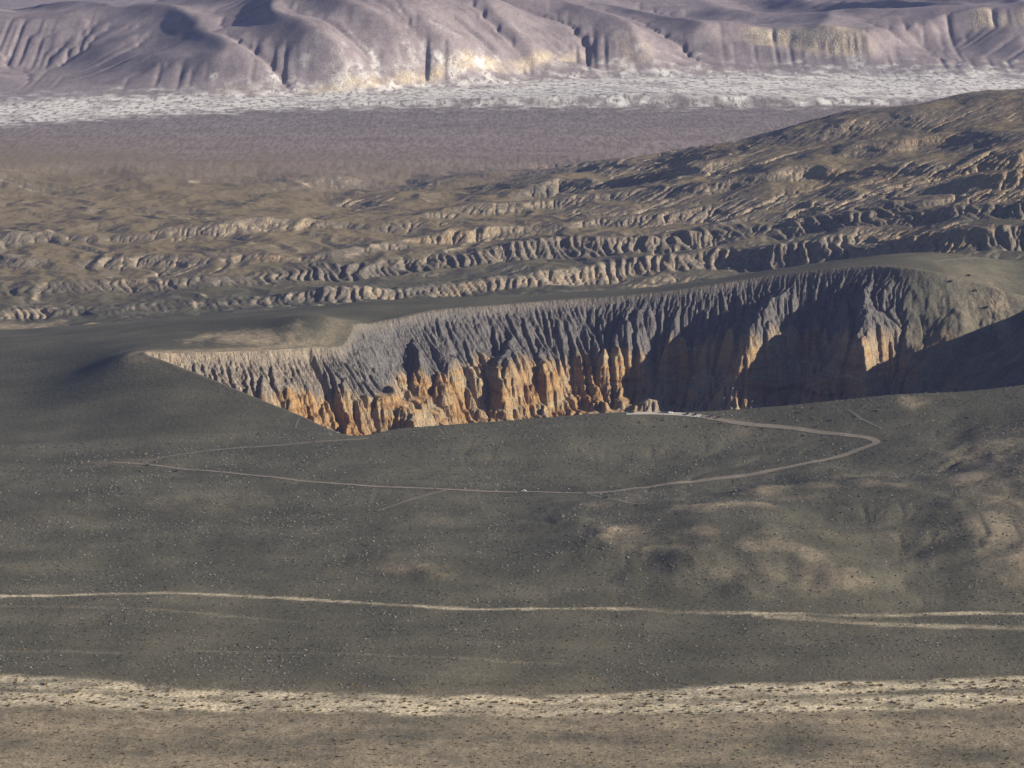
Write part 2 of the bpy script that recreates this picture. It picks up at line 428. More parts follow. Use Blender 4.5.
ft_ = Y - np.interp(X, fW[:, 0], fW[:, 1]) + 30 * fbm(X / 120, Y / 200, 3, 66)
fends = sstep(fW[0, 0] - 30, fW[0, 0] + 120, X) * sstep(fW[-1, 0] + 30, fW[-1, 0] - 120, X)
zm = zm + fends * 13 * sstep(0, 40, ft_) * np.where(ft_ > 40, np.exp(-np.maximum(ft_ - 40, 0) / 350), 1)
mface = np.maximum(mface, fends * sstep(-12, 8, ft_) * sstep(55, 25, ft_) * np.clip(0.7 + 1.2 * fbm(X / 60, Y / 150, 3, 67), 0.1, 1))
Km = 0.05 * sstep(2, 25, zm) * sstep(11500, 10500, Y)
M0 = zm
zme = erode(zm, 10.0, Km, 14, m=0.40, diff=0.04, seed=9, talus=0.9)
MZ = zme * sstep(0, 60, Y - 7480)
M_SLOPE = slope_of(zme, 10.0)

FR = Raster(-760, 760, 2180, 3600, 4.0)
X, Y = FR.X, FR.Y
f0 = base(X, Y)
right_ = sstep(-150, 350, X) * sstep(2780, 2950, Y) * (1 - 0.45 * sstep(3260, 3400, Y))
fz = f0 + (3.0 + 4.5 * right_) * fbm(X / 190, Y / 190, 3, 70, 0.5) * 1.6 + (0.8 + 2.0 * right_) * fbm(X / 60, Y / 60, 3, 77)
fz = fz + right_ * 3.0 * (1 - 2 * np.abs(perlin((X + 0.5 * Y) / 150, Y / 170, 78)))
fe = erode(fz, 4.0, (0.030 * sstep(2900, 3060, Y) + 0.008) * (1 - 0.5 * sstep(3260, 3380, Y)), 14, m=0.42, diff=0.055, seed=15)
FD = fe - f0
_p = np.pad(fe, 12, mode='edge'); _c = np.cumsum(np.cumsum(_p, 0), 1)
FCV = fe - (_c[24:, 24:] - _c[:-24, 24:] - _c[24:, :-24] + _c[:-24, :-24])[:fe.shape[0], :fe.shape[1]] / 576.0     # knolls stand above their surroundings
hogbacks = []
for pts, hg, wd in (([(345, 561), (380, 563), (410, 568), (445, 577)], 5, 13), ([(572, 521), (598, 527), (618, 536)], 6, 14), ([(590, 546), (640, 551), (692, 560)], 6, 15), ([(700, 569), (755, 573), (800, 583), (868, 581)], 6, 17),
                    ([(745, 494), (800, 488), (850, 484), (905, 477)], 5, 12), ([(950, 455), (972, 448), (988, 460)], 6, 12), ([(880, 520), (930, 512), (985, 500)], 4, 16), ([(180, 545), (240, 541), (300, 546)], 2.5, 15), ([(430, 520), (500, 514), (560, 516)], 3, 16),
                    ([(640, 580), (700, 590), (760, 596)], 3, 14), ([(60, 500), (130, 496), (210, 503)], 2.5, 16), ([(900, 570), (960, 560), (1030, 556)], 4, 16)):
    hogbacks.append((catmull(np.array([hit_base(*p) for p in pts]), 5), hg, wd))
def height(X, Y, detail=True):
    z = base(X, Y)
    far = sstep(7480, 7560, Y)
    z = z * (1 - far) + far * MR.sample(MZ, X, Y) * sstep(15000, 13000, Y) * sstep(4200, 2500, np.abs(X))
    inb = (Y > BR.y0 - 5) & (Y < BR.y1 + 5)
    w = RB0(BR, BW, X, Y, inb)
    z = z + w * (RB0(BR, BZ, X, Y, inb) - z)
    inc = (Y > CR.y0 - 5) & (Y < CR.y1 + 5)
    w = RB0(CR, CW, X, Y, inc)
    z = z + w * (RB0(CR, CZ, X, Y, inc) - z)
    if detail:
        near = sstep(3700, 3500, Y)
        inn = Y < 3710
        if inn.any():
            xs, ys = X[inn], Y[inn]
            n = FR.sample(FD, xs, ys) * (np.abs(xs) < 755) * (ys > 2190) + 0.12 * fbm(xs / 14, ys / 14, 2, 71)
            for hp, hg, wd in hogbacks:
                mm = (np.abs(ys - hp[:, 1].mean()) < 160)
                if not mm.any(): continue
                dh, pr = polyline_dist(xs[mm] + 12 * fbm(xs[mm] / 40, ys[mm] / 40, 2, 75), ys[mm], hp)
                n[mm] += 0.55 * hg * np.exp(-(dh / (wd * 1.7)) ** 1.8) * np.clip(0.75 + 0.9 * fbm(xs[mm] / 36, ys[mm] / 70, 2, 76), 0.2, 1.2)
            z[inn] += n * near[inn] * (0.12 + 0.88 * sstep(3530, 3420, ys))
        mid = (Y > 6000) & (Y < 7700)
        if mid.any():
            xs, ys = X[mid], Y[mid]
            z[mid] += 0.3 * fbm(xs / 60, ys / 60, 3, 74) * sstep(6000, 6400, ys)
    return z
def RB0(R, A, X, Y, m):
    out = np.zeros(X.shape)
    if m.any():
        xs, ys = X[m], Y[m]
        o = R.sample(A, xs, ys)
        if A is CW or A is BW:
            o = np.clip(o, 0, 1)
            o = o * ((xs > R.x0) & (xs < R.x1) & (ys > R.y0) & (ys < R.y1))
        out[m] = o
    return out

def hit(px, py, dmin=1500, dmax=14000):
    """where a bearing of the photograph meets the ground"""
    px = np.atleast_1d(np.asarray(px, float)); py = np.atleast_1d(np.asarray(py, float))
    res = []
    for a, b in zip(px, py):
        r = ray(a, b)
        lo, hi = dmin, dmax
        for n_ in (700, 24):
            ts = np.geomspace(lo, hi, n_) / r[1]
            xs, ys, zs = r[0] * ts, r[1] * ts, CAM_H + r[2] * ts
            below = zs < height(xs, ys)
            i = int(np.argmax(below)) if below.any() else len(ts) - 1
            lo, hi = ys[max(i - 1, 0)], ys[i]
        res.append((xs[i], ys[i]))
    return np.array(res)

# ------------------------------------------------------------------ the terrain grid
# columns: even across the view and a margin, then a few wide ones out to the sides
ncol = 920
uc = np.linspace(-1, 1, ncol)
extra = np.array([1.006 + 0.008 * k for k in range(24)] + [1.22, 1.35, 1.8, 3.0])
ucol = np.concatenate([-extra[::-1], uc, extra])
def rows(segs):
    out = []
    for a, b, n in segs: out += list(np.linspace(a, b, n, endpoint=False))
    return np.array(out)
yrow = rows([(600, 1700, 12), (1700, 2250, 24), (2250, 3540, 280), (3540, 3640, 40), (3640, 3860, 100), (3860, 4340, 370), (4340, 4460, 34), (4460, 5900, 370), (5900, 7480, 110), (7480, 9600, 230), (9600, 12500, 50), (12500, 26000, 24)])
yrow = np.append(yrow, 26000.0)
halfw = 30 + 0.181 * yrow
halfw = np.where(yrow < 2200, 30 + 0.181 * 2200, halfw)
GX = ucol[None, :] * halfw[:, None]
GY = np.repeat(yrow[:, None], len(ucol), 1)
GZ = height(GX, GY)

# ------------------------------------------------------------------ what the ground is made of (geology masks, 0..1)
def band(top, bot, X, Y, soft_px=4.0, dmin=1500):
    T = hit([p[0] for p in top], [p[1] for p in top], dmin); B = hit([p[0] for p in bot], [p[1] for p in bot], dmin)
    T = T[np.argsort(T[:, 0])]; B = B[np.argsort(B[:, 0])]
    yt = np.interp(X, T[:, 0], T[:, 1]); yb = np.interp(X, B[:, 0], B[:, 1])
    sf = soft_px * Y * Y / (FPX * CAM_H)
    n = fbm(X / 50, Y / 50, 4, 90) * sf * 2.0
    return sstep(-sf, sf, yt - Y + n) * sstep(-sf, sf, Y - yb + n)
def track_mask(pts, width, X, Y, wob=0.6):
    P = hit([p[0] for p in pts], [p[1] for p in pts]); P = catmull(P, 6)
    y0, y1 = P[:, 1].min() - 60, P[:, 1].max() + 60
    m = (Y > y0) & (Y < y1)
    out = np.zeros(X.shape)
    d, _ = polyline_dist(X[m], Y[m], P)
    d = d + wob * width * fbm(X[m] / 25, Y[m] / 25, 3, 91)
    out[m] = sstep(width, width * 0.3, d) * np.clip(0.75 + 1.3 * fbm(X[m] / 130, Y[m] / 90, 3, 94), 0.12, 1)
    return out
def blobs(lst, X, Y):
    out = np.zeros(X.shape)
    for px, py, rx, ry, st, rot in lst:
        P = hit(px, py)[0]
        sx = rx * P[1] / FPX; sy = ry * P[1] ** 2 / (FPX * CAM_H)
        m = (np.abs(Y - P[1]) < 3 * sy + 3 * sx) & (np.abs(X - P[0]) < 3 * sx + 3 * sy)
        if not m.any(): continue
        x = X[m] - P[0]; y = (Y[m] - P[1]) - rot * x
        r = np.sqrt((x / sx) ** 2 + (y / sy) ** 2) + 0.9 * fbm(X[m] / 28, Y[m] / 50, 4, 92) + 0.5 * np.abs(fbm((X[m] + 0.5 * Y[m]) / 9, Y[m] / 60, 2, 93))
        out[m] = np.maximum(out[m], st * 0.8 * sstep(1.25, 0.1, r))
    return out

SL = np.zeros(GX.shape)
inc = (GY > CR.y0) & (GY < CR.y1) & (GX > CR.x0) & (GX < CR.x1)
inb = (GY > BR.y0) & (GY < BR.y1) & (GX > BR.x0) & (GX < BR.x1)
c_s = np.where(inc, RB0(CR, C_S, GX, GY, inc), -500)
c_rock = np.clip(RB0(CR, C_ROCK, GX, GY, inc), 0, 1)
c_sl = RB0(CR, C_SLOPE, GX, GY, inc)
b_sl = RB0(BR, B_SLOPE, GX, GY, inb); b_cut = RB0(BR, B_CUT, GX, GY, inb)
N1 = fbm(GX / 160, GY / 160, 4, 100); N2 = fbm(GX / 45, GY / 45, 3, 101)
crater_in = sstep(-4, 6, c_s)
tan = np.zeros(GX.shape); rock = np.zeros(GX.shape); white = np.zeros(GX.shape); grey = np.zeros(GX.shape); olive = np.zeros(GX.shape); mount = np.zeros(GX.shape); cream = np.zeros(GX.shape)
# crater wall: grey cinders above, orange beds below
rock = c_rock * crater_in * np.clip(0.8 - 0.35 * sstep(50, 250, GX) + 1.1 * N2 + 0.9 * N1, 0.08, 1)
tan = np.maximum(tan, 0.6 * c_rock * crater_in)
leftw = sstep(-170, -330, GX + 40 * N2)
grey = crater_in * (1 - rock) * (1 - 0.85 * sstep(520, 580, GX) * sstep(3800, 3900, GY))
tan = np.maximum(tan, crater_in * leftw * 0.38 * (1 - rock))
tan = np.maximum(tan, sstep(40, 8, np.abs(c_s + 8)) * sstep(-180, -330, GX) * sstep(3780, 3860, GY) * 0.55)       # pale lip at the left tip
tan = np.maximum(tan, 0.15 * sstep(12, 2, np.abs(c_s)) * inc * sstep(3700, 3800, GY))                             # trodden rim
# badlands: pale beds on the steep faces, dark cinders on the flats
bad = RB0(BR, BW, GX, GY, inb) * sstep(-60, -140, c_s)
steep = sstep(0.20, 0.52, b_sl + 0.14 * N1)
b_fr = np.clip(RB0(BR, B_FRONT, GX, GY, inb), 0, 1)
tan = np.maximum(tan, bad * steep * np.clip(0.75 + 0.9 * N1, 0.2, 1) * (1 - 0.6 * b_fr))
grey = np.maximum(grey, bad * sstep(0.12, 0.4, b_sl) * 0.8)
rock = np.maximum(rock, bad * steep * sstep(0.10, 0.35, fbm(GX / 260, GY / 190, 2, 103) + 0.25 * sstep(400, 900, GX)) * 0.35 * (1 - b_fr))
olive = 0.95 * sstep(4650, 5250, GY + 0.25 * np.abs(GX) + 150 * N1) * sstep(7300, 6700, GY) * sstep(0.45, 0.15, b_sl)
# valley floor, white wash, mountains
valley = sstep(5700, 6700, GY + 0.35 * GX + 160 * N1) * sstep(7700, 7500, GY)
mount = np.maximum(valley * 0.8, sstep(7450, 7560, GY))
white = band([(-200, 99), (0, 99), (150, 97), (300, 92), (400, 86), (500, 79), (600, 75), (700, 73), (850, 73), (1024, 74), (1250, 76)],
             [(-200, 128), (0, 124), (150, 115), (300, 108), (500, 104), (700, 101), (900, 99), (1024, 97), (1250, 92)], GX, GY, 5.0, 6700)
white = white * np.clip(0.95 + 0.5 * N1 + 0.9 * fbm(GX / 90, GY / 220, 3, 105), 0.25, 1)
inm = (GY > 7480) & (GY < 13000) & (np.abs(GX) < 2500)
m_sl = RB0(MR, M_SLOPE, GX, GY, inm)
cliffs = [(630, 48, 30, 4, .4, 0), (240, 91, 40, 2, .5, 0)]
cm = np.maximum(blobs(cliffs, GX, GY), np.clip(RB0(MR, mface, GX, GY, inm), 0, 1))
tan = np.maximum(tan, cm * np.clip(0.75 + 0.8 * N2, 0, 1)); cm_keep = cm; white = np.maximum(white, cm * 0.2 * np.clip(0.5 + 2 * N2, 0, 1))
# foreground: cream sand of the dry washes, tracks, bare patches of earth, a lit rim edge painted pale
cream = band([(-150, 672), (0, 675), (100, 680), (200, 690), (400, 695), (512, 697), (600, 694), (700, 687), (800, 683), (900, 681), (1024, 676), (1200, 670)],
             [(-150, 702), (0, 706), (200, 711), (400, 715), (600, 714), (800, 712), (1024, 705), (1200, 700)], GX, GY, 2.2)
island = track_mask([(470, 708), (540, 706), (640, 702), (740, 699), (880, 694), (1060, 688)], 9, GX, GY)
island = np.maximum(island, track_mask([(-40, 689), (30, 691), (70, 692)], 8, GX, GY))
cream = cream * (1 - 0.85 * island) * np.clip(0.72 + 1.3 * fbm(GX / 60, GY / 16, 4, 106), 0.2, 1)
cream = np.maximum(cream, 0.85 * track_mask([(-60, 597), (0, 596), (100, 594), (200, 594), (300, 599), (430, 607), (520, 609), (620, 609), (740, 613), (830, 615), (930, 614), (1080, 614)], 5.0, GX, GY))
cream = np.maximum(cream, 0.6 * track_mask([(770, 617), (850, 622), (930, 626), (1080, 630)], 9, GX, GY))
cream = np.maximum(cream, 0.12 * track_mask([(-20, 651), (60, 651), (120, 653)], 5, GX, GY))
cream = np.maximum(cream, 0.14 * track_mask([(190, 650), (300, 653), (420, 657), (560, 664)], 5, GX, GY))
cream = np.maximum(cream, 0.12 * track_mask([(0, 606), (120, 608), (250, 618), (300, 622)], 5, GX, GY))
cream = np.maximum(cream, 0.5 * cm_keep * np.clip(0.6 + 1.0 * N2, 0, 1))
soil_lit_rim = [(612, 530, 34, 9, .8, 0), (650, 548, 45, 7, .5, 0), (640, 538, 60, 14, .35, 0), (800, 578, 95, 14, .55, 0), (730, 572, 40, 7, .7, 0), (850, 583, 40, 8, .6, 0), (405, 568, 40, 6, .5, 0), (440, 576, 30, 5, .35, 0),
        (985, 480, 42, 50, .85, 0), (1015, 540, 45, 45, .75, 0), (975, 455, 25, 12, .8, 0), (1010, 440, 40, 20, .6, 0), (900, 472, 60, 6, .5, 0), (865, 476, 45, 5, .5, 0), (765, 492, 30, 5, .5, 0), (800, 498, 40, 4, .4, 0), (900, 540, 70, 10, .2, 0),
        (742, 430, 12, 6, .6, 0), (120, 462, 60, 5, .3, 0), (200, 500, 120, 14, .15, 0), (60, 520, 90, 14, .15, 0), (985, 285, 60, 25, .2, 0), (1000, 315, 14, 12, .8, 0),  # last entry here: sunlit rim edge painted in as pale ground
        (240, 338, 70, 9, 1.0, 0), (20, 327, 60, 8, .7, 0), (170, 356, 30, 6, .9, 0), (330, 560, 60, 6, .15, 0)]
inf = (GY > 2190) & (GY < 3590) & (np.abs(GX) < 750)
knoll = RB0(FR, FCV, GX, GY, inf)
tan = np.maximum(tan, blobs(soil_lit_rim, GX, GY) * np.where(inf, np.clip(0.75 + 0.22 * knoll, 0.25, 1.15), 1.0))
tan = np.maximum(tan, 0.5 * inf * sstep(0.8, 3.2, knoll + 1.2 * N2) * sstep(-250, 250, GX) * sstep(2780, 2900, GY))
fore = sstep(2640, 2480, GY)
tan = np.maximum(tan, fore * np.clip(0.42 + 0.8 * fbm(GX / 150, GY / 60, 4, 107), 0.05, 0.75))
olive = np.maximum(olive, sstep(3300, 2700, GY) * 0.1)

# ------------------------------------------------------------------ terrain meshes
def grid_mesh(name, r0, r1, c0=0, c1=None):
    c1 = len(ucol) - 1 if c1 is None else c1
    gx, gy, gz = (A[r0:r1 + 1, c0:c1 + 1] for A in (GX, GY, GZ))
    nr, nc = gx.shape
    co = np.stack([gx, gy, gz], -1).reshape(-1, 3).astype(np.float32)
    i = (np.arange(nr - 1)[:, None] * nc + np.arange(nc - 1)[None]).ravel()
    quads = np.stack([i, i + 1, i + nc + 1, i + nc], -1).astype(np.int32)
    me = bpy.data.meshes.new(name)
    me.vertices.add(len(co)); me.vertices.foreach_set('co', co.ravel())
    me.loops.add(quads.size); me.loops.foreach_set('vertex_index', quads.ravel())
    me.polygons.add(len(quads)); me.polygons.foreach_set('loop_start', np.arange(0, quads.size, 4, dtype=np.int32))
    me.update(calc_edges=True)
    me.shade_smooth()
    def att(nm, ch):
        a = me.attributes.new(nm, 'FLOAT_COLOR', 'POINT')
        v = np.stack([np.clip(A[r0:r1 + 1, c0:c1 + 1], 0, 1) for A in ch], -1).astype(np.float32)
        a.data.foreach_set('color', v.ravel())
    att('geology', (tan, rock, white, grey)); att('cover', (cream, olive, mount, np.ones(GX.shape)))
    o = bpy.data.objects.new(name, me); col.objects.link(o)
    return o

def node_tools(mat):
    nt = mat.node_tree; nt.nodes.clear()
    def N(t, **kw):
        n = nt.nodes.new(t)
        for k, v in kw.items(): setattr(n, k, v)
        return n
    def L(a, b): nt.links.new(a, b)
    def val(x, sock):
        if hasattr(x, 'is_output'): L(x, sock)
        else: sock.default_value = x
    def math_(op, a, b=0.0, c=0.0, clamp=False):
        n = N('ShaderNodeMath', operation=op); n.use_clamp = clamp
        val(a, n.inputs[0]); val(b, n.inputs[1]); val(c, n.inputs[2]); return n.outputs[0]
    def mix(f, a, b, mode='MIX'):
        n = N('ShaderNodeMix', data_type='RGBA', blend_type=mode)
        val(f, n.inputs[0]); val(a, n.inputs[6]); val(b, n.inputs[7]); return n.outputs[2]
    def noise(vec, scale, detail=4.0, rough=0.55):
        n = N('ShaderNodeTexNoise'); L(vec, n.inputs['Vector']); n.inputs['Scale'].default_value = scale
        n.inputs['Detail'].default_value = detail; n.inputs['Roughness'].default_value = rough; return n.outputs['Fac']
    def maprange(x, a, b, c=0.0, d=1.0):
        n = N('ShaderNodeMapRange'); n.clamp = True
        val(x, n.inputs[0]); n.inputs[1].default_value = a; n.inputs[2].default_value = b; n.inputs[3].default_value = c; n.inputs[4].default_value = d
        return n.outputs[0]
    return nt, N, L, math_, mix, noise, maprange

def ramp(N, L, fac, stops):
    r = N('ShaderNodeValToRGB'); L(fac, r.inputs[0]); cr = r.color_ramp
    while len(cr.elements) < len(stops): cr.elements.new(0.5)
    for e, (p, c) in zip(cr.elements, stops): e.position = p; e.color = (*c, 1)
    return r.outputs[0]

def terrain_material():
    mat = bpy.data.materials.new('desert_ground'); mat.use_nodes = True
    nt, N, L, math_, mix, noise, maprange = node_tools(mat)
    geo = N('ShaderNodeNewGeometry'); pos = geo.outputs['Position']
    a1 = N('ShaderNodeAttribute', attribute_name='geology'); a2 = N('ShaderNodeAttribute', attribute_name='cover')
    s1 = N('ShaderNodeSeparateColor'); L(a1.outputs['Color'], s1.inputs[0]); s2 = N('ShaderNodeSeparateColor'); L(a2.outputs['Color'], s2.inputs[0])
    tan_, rock_, white_, grey_ = s1.outputs[0], s1.outputs[1], s1.outputs[2], a1.outputs['Alpha']
    cream_, olive_, mount_ = s2.outputs[0], s2.outputs[1], s2.outputs[2]
    nA = noise(pos, 0.012, 6); nB = noise(pos, 0.07, 5); nC = noise(pos, 0.35, 4, 0.65)
    def soft(m, amp=0.7):      # ragged edge for a mask
        k = math_('ADD', m, math_('MULTIPLY', math_('SUBTRACT', nB, 0.5), math_('MULTIPLY', amp, math_('MULTIPLY', m, math_('SUBTRACT', 1.6, m)))))
        return math_('ADD', k, math_('MULTIPLY', math_('SUBTRACT', nC, 0.5), math_('MULTIPLY', m, 0.5)), 0.0, True)
    st0 = N('ShaderNodeMapping'); L(pos, st0.inputs[0]); st0.inputs['Scale'].default_value = (0.18, 1.0, 1.0)
    ash = ramp(N, L, math_('ADD', math_('MULTIPLY', nA, 0.6), math_('MULTIPLY', noise(st0.outputs[0], 0.022, 4), 0.4)), [(0.30, (0.059, 0.0585, 0.042)), (0.5, (0.088, 0.086, 0.061)), (0.70, (0.143, 0.133, 0.094))])
    ash = mix(olive_, ash, mix(nB, (0.14, 0.113, 0.068, 1), (0.25, 0.20, 0.122, 1)))
    greyc = mix(nB, (0.082, 0.079, 0.077, 1), (0.175, 0.164, 0.155, 1))
    c = mix(grey_, ash, greyc)
    st = N('ShaderNodeMapping'); L(pos, st.inputs[0]); st.inputs['Scale'].default_value = (1.0, 0.3, 1.0)
    st2 = N('ShaderNodeMapping'); L(pos, st2.inputs[0]); st2.inputs['Scale'].default_value = (0.35, 1.0, 1.0)
    mountc = mix(math_('ADD', maprange(noise(st.outputs[0], 0.03, 6, 0.75), 0.3, 0.7, 0.0, 0.6), maprange(noise(st2.outputs[0], 0.011, 5, 0.6), 0.3, 0.7, 0.0, 0.4)), (0.14, 0.119, 0.120, 1), (0.33, 0.284, 0.286, 1))
    stp = N('ShaderNodeMapping'); L(pos, stp.inputs[0]); stp.inputs['Scale'].default_value = (1.0, 0.16, 1.0)
    sy_ = N('ShaderNodeSeparateXYZ'); L(pos, sy_.inputs[0])
    mountc = mix(maprange(sy_.outputs[1], 7500.0, 7600.0, 1.0, 0.25), mountc, ramp(N, L, noise(stp.outputs[0], 0.11, 3, 0.7), [(0.40, (0.62, 0.62, 0.60)), (0.56, (1.08, 1.08, 1.08))]), 'MULTIPLY')
    c = mix(mount_, c, mountc)
    tanc = mix(nB, (0.27, 0.215, 0.145, 1), (0.46, 0.37, 0.25, 1))
    c = mix(soft(tan_, 1.5), c, tanc)
    # flat-lying beds, coloured by height
    sx = N('ShaderNodeSeparateXYZ'); L(pos, sx.inputs[0])
    zz = math_('ADD', sx.outputs[2], math_('MULTIPLY', nA, 26.0))
    cmb = N('ShaderNodeCombineXYZ'); L(math_('MULTIPLY', zz, 0.085), cmb.inputs[2])
    L(math_('MULTIPLY', sx.outputs[0], 0.012), cmb.inputs[0])
    bn = N('ShaderNodeTexNoise'); L(cmb.outputs[0], bn.inputs['Vector']); bn.inputs['Scale'].default_value = 1.0; bn.inputs['Detail'].default_value = 3
    beds = ramp(N, L, bn.outputs['Fac'], [(0.28, (0.12, 0.068, 0.04)), (0.40, (0.24, 0.142, 0.066)), (0.50, (0.33, 0.205, 0.088)), (0.60, (0.26, 0.20, 0.12)), (0.74, (0.42, 0.31, 0.16))])
    c = mix(soft(rock_, 0.9), c, beds)
    creamc = mix(maprange(nC, 0.3, 0.7), (0.36, 0.295, 0.19, 1), (0.70, 0.61, 0.44, 1))
    c = mix(soft(cream_, 1.4), c, creamc)
    # the white wash of the valley is sand between countless dark bushes
    nW = N('ShaderNodeTexNoise'); L(st.outputs[0], nW.inputs['Vector']); nW.inputs['Scale'].default_value = 0.07; nW.inputs['Detail'].default_value = 5; nW.inputs['Roughness'].default_value = 0.65
    wf = math_('MULTIPLY', soft(white_), maprange(nW.outputs['Fac'], 0.38, 0.52))
    c = mix(wf, c, mix(nB, (0.60, 0.58, 0.54, 1), (0.80, 0.78, 0.73, 1)))
    # gravel mottling
    c = mix(1.0, c, ramp(N, L, nC, [(0.3, (0.68, 0.68, 0.68)), (0.7, (1.32, 1.32, 1.32))]), 'MULTIPLY')
    b = N('ShaderNodeBsdfPrincipled'); L(c, b.inputs['Base Color']); b.inputs['Roughness'].default_value = 0.95
    b.inputs['Specular IOR Level'].default_value = 0.1
    rv = N('ShaderNodeMapping'); L(pos, rv.inputs[0]); rv.inputs['Scale'].default_value = (1.0, 0.8, 0.12)
    nR = noise(rv.outputs[0], 0.16, 5, 0.62)                     # runnels down the steep faces
    wR = math_('MULTIPLY', math_('MAXIMUM', math_('MAXIMUM', grey_, rock_), tan_), maprange(s2.outputs[2], 0.2, 0.6, 1.0, 0.5))
    geoz = N('ShaderNodeSeparateXYZ'); L(geo.outputs['Normal'], geoz.inputs[0])
    wR = math_('MULTIPLY', wR, maprange(geoz.outputs[2], 0.97, 0.85))
    hgt = math_('ADD', math_('MULTIPLY', math_('MULTIPLY', nR, wR), 9.0), math_('MULTIPLY', math_('ADD', noise(pos, 0.16, 5, 0.65), math_('MULTIPLY', nC, 0.4)), 0.9))
    bp = N('ShaderNodeBump'); bp.inputs['Strength'].default_value = 1.0; bp.inputs['Distance'].default_value = 1.0
    L(hgt, bp.inputs['Height']); L(bp.outputs[0], b.inputs['Normal'])
    o = N('ShaderNodeOutputMaterial'); L(b.outputs[0], o.inputs[0])
    return mat
GROUND = terrain_material()
def row_of(y): return int(np.argmin(np.abs(yrow - y)))
for nm, ya, yb in (('ground', 600, 3540), ('crater', 3540, 4460), ('badlands', 4460, 5900), ('valley_floor', 5900, 7480), ('mountains', 7480, 26000)):
    o = grid_mesh(nm, row_of(ya), row_of(yb))
    o['kind'] = 'structure'
    o.data.materials.append(GROUND)

def ground_z(x, y):
    """height on the built grid (bilinear on its cells)"""
    x = np.atleast_1d(np.asarray(x, float)); y = np.atleast_1d(np.asarray(y, float))
    r = np.clip(np.searchsorted(yrow, y) - 1, 0, len(yrow) - 2)
    ty = (y - yrow[r]) / (yrow[r + 1] - yrow[r])
    u = x / (halfw[r] * (1 - ty) + halfw[r + 1] * ty)
    c = np.clip(np.searchsorted(ucol, u) - 1, 0, len(ucol) - 2)
    tx = (u - ucol[c]) / (ucol[c + 1] - ucol[c])
    return (GZ[r, c] * (1 - tx) + GZ[r, c + 1] * tx) * (1 - ty) + (GZ[r + 1, c] * (1 - tx) + GZ[r + 1, c + 1] * tx) * ty

# ------------------------------------------------------------------ roads, tracks and the car park, draped on the ground
def simple_mat(name, c0, c1, scale=0.5, rough=0.9, spec=0.2):
    mat = bpy.data.materials.new(name); mat.use_nodes = True
    nt, N, L, math_, mix, noise, maprange = node_tools(mat)
    g = N('ShaderNodeNewGeometry')
    b = N('ShaderNodeBsdfPrincipled'); L(mix(noise(g.outputs['Position'], scale, 4), (*c0, 1), (*c1, 1)), b.inputs['Base Color'])
    b.inputs['Roughness'].default_value = rough; b.inputs['Specular IOR Level'].default_value = spec
    o = N('ShaderNodeOutputMaterial'); L(b.outputs[0], o.inputs[0])
    return mat
def new_mesh(name, verts, faces, mat, parent=None, smooth=False):
    me = bpy.data.meshes.new(name); me.from_pydata([tuple(v) for v in verts], [], [tuple(f) for f in faces]); me.update()
    if smooth: me.shade_smooth()
    if mat is not None: me.materials.append(mat)
    o = bpy.data.objects.new(name, me); col.objects.link(o)
    if parent is not None: o.parent = parent
    return o
def drape(name, pts, width, mat, lift=0.25, step=2.5):
    """a strip along a line of the photograph, four cells wide, lying on the ground"""
    P = hit([p[0] for p in pts], [p[1] for p in pts], 1800, 4600)
    C = catmull(P, 24)
    seg = np.hypot(*np.diff(C, axis=0).T); L = np.concatenate([[0], np.cumsum(seg)])
    t = np.arange(0, L[-1], step)
    cx = np.interp(t, L, C[:, 0]); cy = np.interp(t, L, C[:, 1])
    k = np.ones(9) / 9.0
    def sm(a): return np.convolve(np.pad(a, 4, mode='edge'), k, 'valid')
    cx, cy = sm(cx), sm(cy)
    tx = np.gradient(cx); ty = np.gradient(cy); n = np.hypot(tx, ty); nx, ny = -ty / n, tx / n
    wv = width * (1 + 0.12 * fbm(t / 15, t * 0, 3, 120))
    V = []
    for off in np.linspace(-0.5, 0.5, 5):
        x = cx + nx * wv * off; y = cy + ny * wv * off
        V.append(np.stack([x, y, ground_z(x, y) + lift], -1))
    V = np.stack(V, 1); m = len(t)
    faces = [(i * 5 + j, i * 5 + j + 1, i * 5 + j + 6, i * 5 + j + 5) for i in range(m - 1) for j in range(4)]
    o = new_mesh(name, V.reshape(-1, 3), faces, mat, smooth=True)
    o['kind'] = 'structure'
    return o
ASPHALT = simple_mat('worn_asphalt', (0.17, 0.148, 0.115), (0.26, 0.225, 0.175), 0.08)
DIRT = simple_mat('dirt_track', (0.11, 0.10, 0.08), (0.20, 0.175, 0.135), 0.06)
GRAVEL = simple_mat('pale_gravel', (0.36, 0.33, 0.29), (0.5, 0.46, 0.40), 0.4)
drape('road', [(112, 462.5), (126, 463.2), (140, 464), (230, 473), (340, 484), (440, 489), (520, 492), (586, 493)], 5.5, ASPHALT, 0.35)
drape('road', [(584, 493), (610, 492), (640, 488), (700, 481), (760, 473), (820, 461), (858, 450), (877, 443), (868, 438), (835, 434), (790, 428), (745, 424), (716, 419), (698, 416)], 10.0, ASPHALT, 0.40)
drape('dirt_track', [(140, 463.5), (165, 457), (215, 450), (270, 446), (330, 441), (372, 438)], 6.0, DIRT)
drape('dirt_track', [(588, 493.5), (604, 498), (625, 502), (648, 504)], 5.5, DIRT)
drape('dirt_track', [(448, 490), (420, 497), (395, 505), (376, 512)], 4.5, DIRT)
drape('footpath', [(300, 417), (297, 423), (295, 430)], 3.0, DIRT)
drape('footpath', [(930, 262), (960, 259), (990, 259), (1050, 260)], 4.5, DIRT)
drape('footpath', [(848, 409), (858, 417), (872, 424), (885, 430)], 3.0, DIRT)
drape('car_park', [(624, 413.8), (650, 413.2), (680, 414.2), (704, 416.5)], 9.0, GRAVEL, 0.35)

